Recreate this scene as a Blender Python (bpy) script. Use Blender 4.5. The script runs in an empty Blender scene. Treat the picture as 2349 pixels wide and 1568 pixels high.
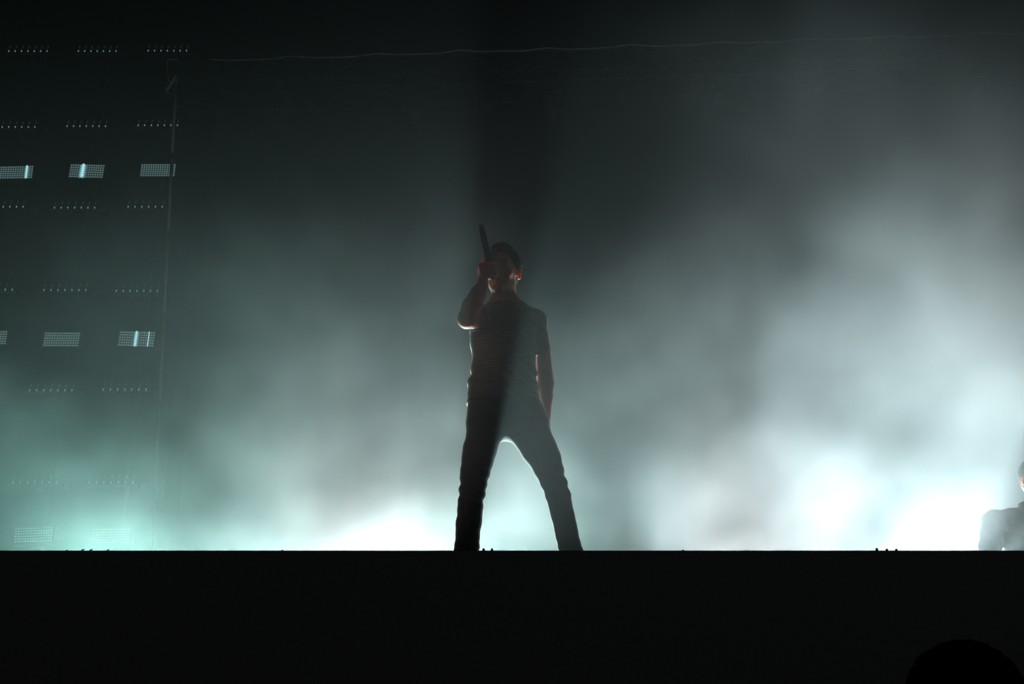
import bpy, bmesh, math, random
import numpy as np
from mathutils import Vector, Matrix

# ------------------------------------------------------------------ camera, world, light
F = 3000.0                      # focal length in pixels of the 2349x1568 frame
PITCH = math.radians(22.0)
CAM = Vector((0.0, 0.0, 1.30))
STAGE_Z = 2.47                  # height of the stage deck
EDGE_Y = 5.09                   # front edge of the stage
SING_Y = 5.83                   # the singer stands here
scene = bpy.context.scene
col = scene.collection
R = math.radians

cam_data = bpy.data.cameras.new('camera')
cam_data.sensor_width = 36.0
cam_data.lens = F * 36.0 / 2349.0
cam_data.clip_end = 200
cam = bpy.data.objects.new('camera', cam_data)
cam.location = CAM
cam.rotation_euler = (math.pi / 2 + PITCH, 0, 0)
col.objects.link(cam)
scene.camera = cam

world = bpy.data.worlds.new('world')
world.use_nodes = True
world.node_tree.nodes['Background'].inputs[0].default_value = (0.010, 0.013, 0.014, 1)
world.node_tree.nodes['Background'].inputs[1].default_value = 0.0
scene.world = world
scene.view_settings.view_transform = 'Standard'
scene.view_settings.look = 'None'
scene.view_settings.exposure = 0.0
scene.view_settings.gamma = 1.0
scene.view_settings.use_curve_mapping = False
scene.cycles.volume_bounces = 0
scene.cycles.max_bounces = 4
scene.cycles.volume_step_rate = 5.0
scene.cycles.use_adaptive_sampling = True
scene.cycles.adaptive_threshold = 0.02
scene.cycles.adaptive_min_samples = 16


def spot(name, loc, aim, watts, color, angle=110, blend=0.6, radius=0.06):
    d = bpy.data.lights.new(name, 'SPOT')
    d.energy = watts
    d.color = color
    d.spot_size = R(angle)
    d.spot_blend = blend
    d.shadow_soft_size = radius
    o = bpy.data.objects.new(name, d)
    o.location = loc
    o.rotation_euler = (Vector(aim) - Vector(loc)).to_track_quat('-Z', 'Y').to_euler()
    col.objects.link(o)
    return o


# back lights lying on the stage floor behind the performers, aimed at the audience; the two pinkish ones are added fill
LZ = STAGE_Z + 0.12
BACKLIGHTS = [
    # place, aim, watts, colour, cone, radius
    ((-0.33, 7.9, LZ), (-0.3, 4.0, 3.9), 820, (0.66, 1.0, 0.97), 165, 0.05),
    ((2.75, 9.2, LZ), (3.4, 4.0, 4.3), 1550, (0.74, 0.97, 1.0), 86, 0.06),
    ((1.80, 9.2, LZ), (2.2, 4.0, 4.1), 450, (0.76, 0.97, 1.0), 84, 0.06),
    ((-1.75, 9.2, LZ), (-2.9, 4.0, 3.9), 400, (0.62, 1.0, 0.94), 84, 0.06),
    ((-3.00, 9.6, LZ), (-3.8, 4.0, 3.9), 380, (0.46, 1.0, 0.88), 95, 0.06),
    ((1.72, 8.4, LZ), (0.92, 7.4, 4.05), 260, (0.85, 1.0, 1.0), 5, 0.03),
    ((-0.75, 9.4, LZ), (-0.9, 5.0, LZ + 0.05), 300, (1.0, 0.55, 0.60), 60, 0.06),  # added lamp with no known fixture: warms the low haze towards white
    ((1.95, 9.4, LZ), (1.8, 5.0, LZ + 0.05), 240, (1.0, 0.62, 0.62), 60, 0.06),  # likewise an added lamp, lifts the red of the low haze at right
]
for i, (loc, aim, w, c, a, r) in enumerate(BACKLIGHTS):
    spot('back_light', loc, aim, w, c, a, 0.6, r)
# faint warm front-of-house wash from above the audience
foh = spot('front_wash', (1.5, -9.0, 7.5), (0, 6.0, 3.6), 110, (1.0, 0.72, 0.60), 40, 0.7, 0.3)


# ------------------------------------------------------------------ helpers
CP, SP = math.cos(PITCH), math.sin(PITCH)


def ray(px, py):
    u, v = (px - 1174.5) / F, -(py - 784.0) / F
    return Vector((u, CP - v * SP, SP + v * CP))


def at_y(px, py, Y):
    d = ray(px, py)
    return CAM + d * ((Y - CAM.y) / d.y)


def at_z(px, py, Z):
    d = ray(px, py)
    return CAM + d * ((Z - CAM.z) / d.z)


def axial(p):
    q = Vector(p) - CAM
    return q.y * CP + q.z * SP


def tag(o, label=None, cat=None, group=None, kind=None):
    if label: o['label'] = label
    if cat: o['category'] = cat
    if group: o['group'] = group
    if kind: o['kind'] = kind
    return o


def empty(name, loc, label, cat, group=None):
    o = bpy.data.objects.new(name, None)
    o.empty_display_size = 0.1
    o.location = loc
    col.objects.link(o)
    return tag(o, label, cat, group)


def link(name, me, parent=None, keep_world=True):
    o = bpy.data.objects.new(name, me)
    col.objects.link(o)
    if parent is not None:
        o.parent = parent
        if keep_world:          # mesh data is in world coordinates
            if parent.type == 'EMPTY':
                o.matrix_parent_inverse = Matrix.Translation(parent.location).inverted()
    return o


def mesh_from(verts, faces, material, smooth=True):
    me = bpy.data.meshes.new('mesh')
    me.from_pydata([tuple(v) for v in verts], [], [tuple(f) for f in faces])
    if smooth:
        me.polygons.foreach_set('use_smooth', [True] * len(me.polygons))
    me.materials.append(material)
    me.update()
    return me


def mat(name, color, rough=0.7, metal=0.0, vary=0.25, scale=30.0, bump=0.0, spec=0.3, emit=None, estr=0.0, sss=0.0, sheen=0.0):
    m = bpy.data.materials.new(name)
    m.use_nodes = True
    nt = m.node_tree
    b = nt.nodes['Principled BSDF']
    b.inputs['Roughness'].default_value = rough
    b.inputs['Metallic'].default_value = metal
    b.inputs['Specular IOR Level'].default_value = spec
    tc = nt.nodes.new('ShaderNodeTexCoord')
    nz = nt.nodes.new('ShaderNodeTexNoise')
    nz.inputs['Scale'].default_value = scale
    nz.inputs['Detail'].default_value = 4
    nt.links.new(tc.outputs['Object'], nz.inputs['Vector'])
    mx = nt.nodes.new('ShaderNodeMix')
    mx.data_type = 'RGBA'
    c = Vector(color)
    mx.inputs['A'].default_value = (*(c * (1 - vary)), 1)
    mx.inputs['B'].default_value = (*(c * (1 + vary)), 1)
    nt.links.new(nz.outputs['Fac'], mx.inputs['Factor'])
    nt.links.new(mx.outputs['Result'], b.inputs['Base Color'])
    if bump:
        bp = nt.nodes.new('ShaderNodeBump')
        bp.inputs['Strength'].default_value = bump
        bp.inputs['Distance'].default_value = 0.004
        nt.links.new(nz.outputs['Fac'], bp.inputs['Height'])
        nt.links.new(bp.outputs['Normal'], b.inputs['Normal'])
    if emit:
        b.inputs['Emission Color'].default_value = (*emit, 1)
        b.inputs['Emission Strength'].default_value = estr
    if sss:
        b.inputs['Subsurface Weight'].default_value = sss
        b.inputs['Subsurface Radius'].default_value = (1.0, 0.22, 0.1)
        b.inputs['Subsurface Scale'].default_value = 0.05
    if sheen:
        b.inputs['Sheen Weight'].default_value = sheen
    return m


M = {
    'stage': mat('stage_black', (0.010, 0.010, 0.010), 0.8, scale=6, spec=0.1),
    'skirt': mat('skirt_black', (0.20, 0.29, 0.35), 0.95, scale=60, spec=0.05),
    'wall': mat('wall_black', (0.012, 0.014, 0.014), 0.9, scale=3, spec=0.1),
    'floor': mat('pit_floor', (0.015, 0.015, 0.015), 0.9, scale=8, spec=0.1),
    'screen': mat('screen_dark', (0.022, 0.036, 0.040), 0.85, scale=80, spec=0.08),
    'alu': mat('aluminium', (0.62, 0.66, 0.65), 0.6, 0.0, scale=40),
    'truss': mat('truss_metal', (0.045, 0.05, 0.05), 0.5, 0.5, scale=40),
    'black': mat('black_metal', (0.02, 0.02, 0.02), 0.45, 0.2, scale=30),
    'rubber': mat('cable_rubber', (0.10, 0.10, 0.10), 0.5, scale=30),
    'cable': mat('cable_grey', (0.62, 0.64, 0.64), 0.45, scale=30),
    'led': mat('led_dot', (0.30, 0.36, 0.36), 0.4, scale=50, emit=(0.50, 0.88, 0.86), estr=0.14),
    'ledglow': mat('led_glow', (0.5, 0.6, 0.6), 0.4, scale=50, emit=(0.40, 0.86, 0.95), estr=0.36),
    'ledcore': mat('led_core', (0.5, 0.6, 0.6), 0.4, scale=50, emit=(0.46, 0.88, 0.95), estr=0.75),
    'bulb': mat('bulb', (0.4, 0.45, 0.45), 0.2, scale=50, emit=(0.45, 0.90, 0.88), estr=0.20),
    'hook': mat('hook', (0.25, 0.28, 0.28), 0.3, 0.6, scale=50, emit=(0.45, 0.90, 0.88), estr=0.018),  # no lamp: faint emission stands in for the bulb's reflection
    'rail': mat('rail', (0.06, 0.07, 0.07), 0.5, 0.3, scale=50),
    'skin': mat('skin', (0.56, 0.33, 0.25), 0.55, scale=60, vary=0.12, bump=0.05, sss=0.7),
    'hair': mat('hair_dark', (0.020, 0.015, 0.012), 0.6, scale=120, bump=0.3),
    'brow': mat('brow', (0.02, 0.014, 0.01), 0.7, scale=90),
    'lip': mat('lip', (0.45, 0.16, 0.14), 0.5, scale=60, sss=0.2),
    'eye': mat('eye', (0.6, 0.58, 0.55), 0.15, scale=40, vary=0.05),
    'denim': mat('denim_black', (0.014, 0.017, 0.020), 0.9, scale=260, bump=0.25, sheen=0.4),
    'jacket': mat('jacket', (0.022, 0.030, 0.036), 0.85, scale=200, bump=0.2, sheen=0.1),
    'shoe': mat('shoe', (0.02, 0.02, 0.02), 0.5, scale=60),
    'mic': mat('mic_body', (0.012, 0.012, 0.012), 0.4, 0.3, scale=60),
    'grille': mat('mic_grille', (0.10, 0.10, 0.10), 0.4, 0.8, scale=400, bump=0.5),
    'hair_black': mat('hair_black', (0.003, 0.003, 0.003), 1.0, scale=120, spec=0.0),
    'plaid': mat('crowd_shirt', (0.012, 0.012, 0.013), 0.9, scale=60),
}


def stripe_material():
    m = mat('shirt_stripes', (0.02, 0.018, 0.022), 0.9, scale=300, bump=0.15, sheen=0.6)
    nt = m.node_tree
    b = nt.nodes['Principled BSDF']
    tc = nt.nodes.new('ShaderNodeTexCoord')
    sep = nt.nodes.new('ShaderNodeSeparateXYZ')
    nt.links.new(tc.outputs['Object'], sep.inputs[0])
    nz = nt.nodes.new('ShaderNodeTexNoise')
    nz.inputs['Scale'].default_value = 9
    nz.inputs['Detail'].default_value = 1
    nt.links.new(tc.outputs['Object'], nz.inputs['Vector'])

    def math_(op, a, bb=None):
        n = nt.nodes.new('ShaderNodeMath')
        n.operation = op
        for k, v in enumerate((a, bb)):
            if v is None: continue
            if isinstance(v, (int, float)): n.inputs[k].default_value = v
            else: nt.links.new(v, n.inputs[k])
        return n.outputs[0]
    warp = math_('MULTIPLY', math_('SUBTRACT', nz.outputs['Fac'], 0.5), 0.022)
    z = math_('ADD', sep.outputs['Z'], warp)
    z = math_('ADD', z, math_('MULTIPLY', sep.outputs['X'], 0.03))
    fr = math_('FRACT', math_('DIVIDE', z, 0.0112))
    band = math_('LESS_THAN', fr, 0.36)
    mx = nt.nodes.new('ShaderNodeMix')
    mx.data_type = 'RGBA'
    mx.inputs['A'].default_value = (0.014, 0.012, 0.016, 1)
    mx.inputs['B'].default_value = (0.46, 0.33, 0.31, 1)
    nt.links.new(band, mx.inputs['Factor'])
    nt.links.new(mx.outputs['Result'], b.inputs['Base Color'])
    return m


M['stripes'] = stripe_material()


# bmesh-like shape builder -------------------------------------------------------
class Shape:
    def __init__(self):
        self.v, self.f = [], []

    def box(self, c, s, rot=None):
        c = Vector(c)
        n = len(self.v)
        for dx in (-1, 1):
            for dy in (-1, 1):
                for dz in (-1, 1):
                    p = Vector((dx * s[0] / 2, dy * s[1] / 2, dz * s[2] / 2))
                    if rot is not None: p = rot @ p
                    self.v.append(c + p)
        for q in ((0, 1, 3, 2), (4, 6, 7, 5), (0, 4, 5, 1), (2, 3, 7, 6), (0, 2, 6, 4), (1, 5, 7, 3)):
            self.f.append([n + k for k in q])
        return self

    def tube(self, pts, radii, seg=10, caps=True):
        pts = [Vector(p) for p in pts]
        if not hasattr(radii, '__len__'): radii = [radii] * len(pts)
        n0 = len(self.v)
        up = None
        for i, p in enumerate(pts):
            t = (pts[min(i + 1, len(pts) - 1)] - pts[max(i - 1, 0)]).normalized()
            if up is None:
                up = Vector((0, 0, 1)) if abs(t.z) < 0.9 else Vector((0, 1, 0))
            a = t.cross(up).normalized()
            b = a.cross(t).normalized()
            up = b
            for k in range(seg):
                w = 2 * math.pi * k / seg
                self.v.append(p + (a * math.cos(w) + b * math.sin(w)) * radii[i])
        for i in range(len(pts) - 1):
            for k in range(seg):
                k2 = (k + 1) % seg
                self.f.append([n0 + i * seg + k, n0 + i * seg + k2, n0 + (i + 1) * seg + k2, n0 + (i + 1) * seg + k])
        if caps:
            self.f.append([n0 + k for k in range(seg)][::-1])
            e = n0 + (len(pts) - 1) * seg
            self.f.append([e + k for k in range(seg)])
        return self

    def ball(self, c, r, seg=10, rings=6):
        if not hasattr(r, '__len__'): r = (r, r, r)
        c = Vector(c)
        n0 = len(self.v)
        self.v.append(c + Vector((0, 0, r[2])))
        for i in range(1, rings):
            a = math.pi * i / rings
            for k in range(seg):
                w = 2 * math.pi * k / seg
                self.v.append(c + Vector((r[0] * math.sin(a) * math.cos(w), r[1] * math.sin(a) * math.sin(w), r[2] * math.cos(a))))
        self.v.append(c - Vector((0, 0, r[2])))
        last = len(self.v) - 1
        for k in range(seg):
            k2 = (k + 1) % seg
            self.f.append([n0, n0 + 1 + k, n0 + 1 + k2])
            for i in range(rings - 2):
                self.f.append([n0 + 1 + i * seg + k, n0 + 1 + (i + 1) * seg + k, n0 + 1 + (i + 1) * seg + k2, n0 + 1 + i * seg + k2])
            self.f.append([n0 + 1 + (rings - 2) * seg + k, last, n0 + 1 + (rings - 2) * seg + k2])
        return self

    def mesh(self, material, smooth=False):
        return mesh_from(self.v, self.f, material, smooth)

    def build(self, name, material, parent=None, smooth=False):
        return link(name, self.mesh(material, smooth), parent)


# ------------------------------------------------------------------ the setting
def struct(o, label=None):
    o['kind'] = 'structure'
    return o


struct(Shape().box((0, 5, -0.05), (26, 34, 0.1)).build('floor', M['floor']))
struct(Shape().box((0, (EDGE_Y + 16) / 2, STAGE_Z - 0.06), (22, 16 - EDGE_Y, 0.12)).build('stage_deck', M['stage']))
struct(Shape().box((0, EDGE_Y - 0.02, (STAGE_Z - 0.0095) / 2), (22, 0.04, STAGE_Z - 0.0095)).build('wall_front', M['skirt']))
struct(Shape().box((0, 15.0, STAGE_Z + 6.5), (22, 0.2, 13)).build('wall_back', M['wall']))
WALL_Y = 11.0                   # plane on which the light fixtures at the left hang
wl = Shape().box((-6.0, WALL_Y + 0.27, STAGE_Z + 5), (5.8, 0.08, 10))
struct(wl.build('wall_left', M['wall']))


# ------------------------------------------------------------------ big screen at the rear
SCREEN_Y = 12.5
tl = at_y(495, 255, SCREEN_Y)
s0, s1, sh = tl.x, 6.6, tl.z - STAGE_Z
scr = empty('rear_screen', ((s0 + s1) / 2, SCREEN_Y, STAGE_Z), 'huge dark unlit rectangular screen standing at the rear of the stage in the haze', 'screen')
Shape().box(((s0 + s1) / 2, SCREEN_Y, STAGE_Z + sh / 2), (s1 - s0, 0.06, sh)).build('display', M['screen'], scr)
for x in (s0, s1):
    Shape().box((x, SCREEN_Y, STAGE_Z + sh / 2), (0.05, 0.10, sh + 0.05)).build('side_frame', M['wall'], scr)
Shape().box(((s0 + s1) / 2, SCREEN_Y, STAGE_Z + sh), (s1 - s0, 0.10, 0.05)).build('top_frame', M['wall'], scr)

# ------------------------------------------------------------------ wall of lamps at the left
# vertical mounting pipes: one per column of fixtures
def wall_pt(px, py): return at_y(px, py, WALL_Y)


def led_panel(px0, px1, py0, py1, roll, label, strips=()):
    """strobe panel: px0..px1 on its middle line, py0..py1 top and bottom"""
    a, b = wall_pt(px0, (py0 + py1) / 2), wall_pt(px1, (py0 + py1) / 2)
    t, u = wall_pt((px0 + px1) / 2, py0), wall_pt((px0 + px1) / 2, py1)
    w, h = b.x - a.x, t.z - u.z
    c = (a + b) / 2
    root = empty('strobe_panel', (c.x, WALL_Y, (t.z + u.z) / 2), label, 'stage light', 'LED strobe panels on the wall at left')
    root.rotation_euler = (0, R(roll), 0)
    me = Shape().box((0, 0.05, 0), (w + 0.03, 0.08, h + 0.03)).mesh(M['black'])
    link('housing', me, root, False)
    link('bracket', Shape().box((0, 0.125, 0), (0.06, 0.07, h * 0.6)).mesh(M['black']), root, False)
    d = Shape()
    nx, nz = 15, 6
    for i in range(nx):
        for j in range(nz):
            x, z = -w / 2 + (i + 0.5) * w / nx, -h / 2 + (j + 0.5) * h / nz
            d.box((x, 0.006, z), (w / nx * 0.62, 0.012, h / nz * 0.50))
    o = link('led_array', d.mesh(M['led']), root, False)
    o['kind'] = 'stuff'
    for f0, f1 in strips:
        g = Shape()
        c0, c1 = -w / 2 + w * f0, -w / 2 + w * f1
        g.box(((c0 + c1) / 2, 0.0095, 0), (c1 - c0, 0.003, h * 0.96))
        s_ = link('glowing_strip', g.mesh(M['ledglow']), root, False)
        k = 6
        core = Shape()
        for j in range(k):
            core.box((c0 + (c1 - c0) * 0.62, -0.004, -h / 2 + (j + 0.5) * h / k), ((c1 - c0) * 0.36, 0.012, h / k * 0.8))
        link('strip_cell', core.mesh(M['ledcore']), s_, False)
        s_['label'] = 'glowing pale cyan strip'
    return root


led_panel(-6, 75, 380, 409, -1.5, 'strobe panel with a glowing strip at its right end, cut by the left picture edge', [(0.77, 0.86)])
led_panel(159, 238, 376, 407, 1.5, 'strobe panel with the widest bright cyan strip, upper row of the left wall', [(0.28, 0.46)])
led_panel(322, 402, 375, 404, 0, 'strobe panel without a bright strip, crossed by the thin pole, upper row')
led_panel(-70, 15, 758, 790, -1, 'strobe panel mostly cut off by the left picture edge, middle row')
led_panel(100, 182, 761, 794, 0.5, 'strobe panel without a bright strip, in the middle of the middle row')
led_panel(272, 354, 759, 794, 1.5, 'strobe panel with two pale strips, beside the pole in the middle row', [(0.41, 0.53), (0.81, 0.85)])
led_panel(33, 120, 1208, 1243, -2, 'strobe panel low at far left, just above the stage edge')
led_panel(211, 297, 1211, 1246, -1, 'strobe panel low at left in pale haze, nearest the foot of the pole')

lamp_me = None


def lamp_bar(px0, px1, py, label, n=7, group='lamp bars with seven small bulbs on the wall at left'):
    """px0, px1: first and last bulb; py: the rail below them"""
    global lamp_me, hook_me
    a, b = wall_pt(px0, py), wall_pt(px1, py)
    w = b.x - a.x
    c = (a + b) / 2
    root = empty('lamp_bar', (c.x, WALL_Y, c.z), label, 'stage light', group)
    link('rail', Shape().box((0, 0.0, 0), (w + 0.10, 0.05, 0.013)).mesh(M['rail']), root, False)
    link('end_box', Shape().box((w / 2 + 0.10, 0.0, -0.01), (0.05, 0.05, 0.045)).mesh(M['rail']), root, False)
    link('bracket', Shape().box((0, 0.09, 0), (0.05, 0.14, 0.03)).mesh(M['black']), root, False)
    if lamp_me is None:
        s = Shape().tube([(0, 0, 0.0), (0, 0, 0.016)], 0.003, 5)
        s.ball((0, -0.002, 0.022), (0.0075, 0.0075, 0.009), 8, 5)
        lamp_me = s.mesh(M['bulb'], True)
        hook_me = Shape().tube([(-0.001, 0, 0.052), (0.005, 0, 0.066), (0.008, 0, 0.082)], [0.003, 0.004, 0.005], 5).mesh(M['hook'], True)
    for k in range(n):
        x = -w / 2 + w * k / (n - 1)
        o = link('bulb', lamp_me, root, False)
        o.location = (x, -0.01, 0.006)
        h = link('reflector', hook_me, root, False)
        h.location = (x, -0.01, 0.006)
    return root


BARS = [
    (20, 108, 124, 'first lamp bar of the topmost row, near the upper left corner'),
    (180, 266, 124, 'middle lamp bar of the topmost row on the left wall'),
    (340, 428, 123, 'topmost lamp bar just above the left end of the truss'),
    (-10, 80, 298, 'lamp bar in the second row, reaching out of the left picture edge'),
    (154, 242, 296, 'middle lamp bar of the second row, above the panel with the widest strip'),
    (317, 407, 294, 'lamp bar of the second row crossed by the thin pole'),
    (-38, 53, 481, 'lamp bar of the third row, reaching out of the left picture edge'),
    (125, 217, 483, 'middle lamp bar of the third row, below the panel with the widest strip'),
    (294, 388, 481, 'lamp bar of the third row crossed by the thin pole'),
    (-68, 28, 671, 'lamp bar of the fourth row with two bulbs in view at the left picture edge'),
    (101, 197, 672, 'middle lamp bar of the fourth row, above the middle panel without a strip'),
    (267, 361, 674, 'lamp bar of the fourth row ending at the thin pole'),
    (68, 165, 902, 'left lamp bar of the fifth row, below the middle panel without a strip'),
    (237, 335, 900, 'right lamp bar of the fifth row, below the panel with two pale strips'),
    (30, 130, 1113, 'left lamp bar of the lowest row, veiled by haze'),
    (205, 305, 1113, 'right lamp bar of the lowest row, faint in pale haze'),
]
for b in BARS: lamp_bar(*b)

for px, w in ((-1, 'leftmost'), (0, 'middle'), (1, 'rightmost')):
    x = {-1: wall_pt(40, 390).x, 0: wall_pt(198, 390).x, 1: wall_pt(362, 390).x}[px]
    o = Shape().tube([(0, 0, 0), (0, 0, 8.4)], 0.025, 8).build('mounting_pipe', M['black'], None, True)
    o.location = (x, WALL_Y + 0.183, STAGE_Z)
    tag(o, w + ' upright black mounting pipe behind the fixtures on the left wall', 'pipe', 'mounting pipes of the left wall')

# ------------------------------------------------------------------ truss and pole in front of the screen
POLE_Y = 9.6
A = at_y(388, 146, POLE_Y)                       # left end of the truss, front middle chord
d = ray(2330, 79)
B = CAM + d * ((A.z - CAM.z) / d.z)              # right end at the same height, nearer to us
axis = (B - A)
axis.z = 0
axis.normalize()
L = (B - A).length + 0.9
side = Vector((-axis.y, axis.x, 0))              # away from the camera
H = 0.30
truss = empty('lighting_truss', A, 'long aluminium box truss spanning the top of the picture above the screen', 'truss')


def tr(s, back, down): return A + axis * s + side * back - Vector((0, 0, down))


CH = ((0, 0), (0, H), (H, 0), (H, H))
for back, down in CH:
    o = Shape().tube([tr(0, back, down), tr(L, back, down)], 0.014, 8).build('chord', M['truss'], truss, True)
nb = int(L / 0.42)
for i in range(nb):
    s0, s1 = i * L / nb, (i + 1) * L / nb
    sm = (s0 + s1) / 2
    for (b0, d0), (b1, d1) in (((0, 0), (0, H)), ((H, 0), (H, H)), ((0, H), (H, H)), ((0, 0), (H, 0))):
        a_, b_ = (tr(s0, b0, d0), tr(s1, b1, d1)) if i % 2 == 0 else (tr(s0, b1, d1), tr(s1, b0, d0))
        Shape().tube([a_, b_], 0.007, 5).build('brace', M['truss'], truss, True)
for s in (0.0, L):
    e = Shape()
    for (b0, d0), (b1, d1) in (((0, 0), (0, H)), ((0, H), (H, H)), ((H, H), (H, 0)), ((H, 0), (0, 0))):
        e.tube([tr(s, b0, d0), tr(s, b1, d1)], 0.012, 6)
    e.build('end_frame', M['truss'], truss, True)

p_top = at_y(403, 188, POLE_Y)
p_bot = at_y(349, 1262, POLE_Y)
dirp = (p_bot - p_top)
p_bot = p_top + dirp * ((STAGE_Z - p_top.z) / dirp.z)
pole = empty('upright_pole', p_bot, 'thin pale upright pole carrying the left end of the truss', 'pole')
n = 7
for i in range(n):
    a_, b_ = p_bot.lerp(p_top, i / n), p_bot.lerp(p_top, (i + 0.985) / n)
    Shape().tube([a_, b_], 0.013, 10).build('tube_section', M['alu'], pole, True)
    if i:
        c = p_bot.lerp(p_top, i / n)
        Shape().tube([c - Vector((0, 0, 0.025)), c + Vector((0, 0, 0.025))], 0.017, 10).build('coupling', M['black'], pole, True)
Shape().tube([p_bot, p_bot + Vector((0, 0, 0.012))], 0.12, 20).build('base_plate', M['black'], pole)
Shape().tube([p_top, p_top + Vector((0.0, 0, 0.06)), A - Vector((0, 0, H - 0.02))], 0.016, 8).build('top_clamp', M['alu'], pole, True)


def spline(pts, n=8):
    pts = [Vector(p) for p in pts]
    out = []
    for i in range(len(pts) - 1):
        p0, p1, p2, p3 = pts[max(i - 1, 0)], pts[i], pts[i + 1], pts[min(i + 2, len(pts) - 1)]
        for k in range(n):
            t = k / n
            out.append(0.5 * ((2 * p1) + (p2 - p0) * t + (2 * p0 - 5 * p1 + 4 * p2 - p3) * t * t + (3 * p1 - p0 - 3 * p2 + p3) * t ** 3))
    return out + [pts[-1]]


loop = [at_y(x, y, POLE_Y - 0.03) for x, y in ((399, 207), (390, 192), (385, 172), (384, 152), (384, 140), (392, 136), (408, 137))]
tag(Shape().tube(spline(loop), 0.0045, 6).build('loose_cable', M['cable'], None, True),
    'thin pale cable looping from the truss end down to the pole top', 'cable')
d_ = []
random.seed(4)
sag = 0.0
for i in range(41):
    s = 0.35 + i * (L - 0.8) / 40
    d_.append(tr(s, 0.0, -0.022 + (0.02 if i % 4 else 0.0) + random.uniform(-0.004, 0.004)) - side * 0.012)
tag(Shape().tube(spline(d_, 4), 0.006, 6).build('draped_cable', M['cable'], None, True),
    'pale cable lying along the upper front edge of the truss', 'cable')


def moving_head(px, drop, yaw, tilt, label):
    """fixture clamped under the lower front chord of the truss"""
    lo, hi = 0.0, L
    for _ in range(40):
        mid = (lo + hi) / 2
        q = tr(mid, 0, H) - CAM
        x = 1174.5 + F * q.x / (q.y * CP + q.z * SP)
        if x < px: lo = mid
        else: hi = mid
    p = tr(lo, 0.0, H + 0.014)
    root = empty('moving_head_light', p, label, 'stage light', 'fixtures hanging from the truss')
    root.rotation_euler = (0, 0, R(yaw))
    link('clamp', Shape().box((0, 0, -0.027), (0.04, 0.05, 0.05)).mesh(M['black']), root, False)
    link('base', Shape().box((0, 0, -0.075), (0.22, 0.17, 0.07)).mesh(M['black']), root, False)
    y = Shape().box((0, 0, -0.12), (0.20, 0.05, 0.025))
    y.box((-0.095, 0, -0.19), (0.018, 0.06, 0.15)).box((0.095, 0, -0.19), (0.018, 0.06, 0.15))
    link('yoke', y.mesh(M['black']), root, False)
    rot = Matrix.Rotation(R(tilt), 3, 'X')
    h = Shape().tube([rot @ Vector((0, 0, z)) + Vector((0, 0, -0.23)) for z in (0.12, 0.10, 0.02, -0.10, -0.13)], [0.045, 0.06, 0.072, 0.078, 0.07], 16)
    hd = link('lamp_head', h.mesh(M['black'], True), root, False)
    l_ = Shape().tube([rot @ Vector((0, 0, z)) + Vector((0, 0, -0.23)) for z in (-0.129, -0.136)], [0.062, 0.058], 16)
    ln = link('lens', l_.mesh(M['screen'], True), hd, False)
    return root


moving_head(655, 0, 20, 60, 'dark moving head light hanging from the truss nearest the thin pole')
moving_head(950, 0, -15, 40, 'dark moving head light under the truss, second from the pole')
moving_head(1118, 0, 5, 75, 'dark moving head light under the truss above the singer, in the shadow column')
moving_head(1262, 0, -25, 50, 'dark moving head light under the truss just right of the shadow column')
moving_head(1640, 0, 10, 65, 'dark moving head light under the truss in the hazy upper right, nearest the singer')
moving_head(2240, 0, -20, 55, 'dark moving head light under the truss near the upper right corner')


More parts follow.
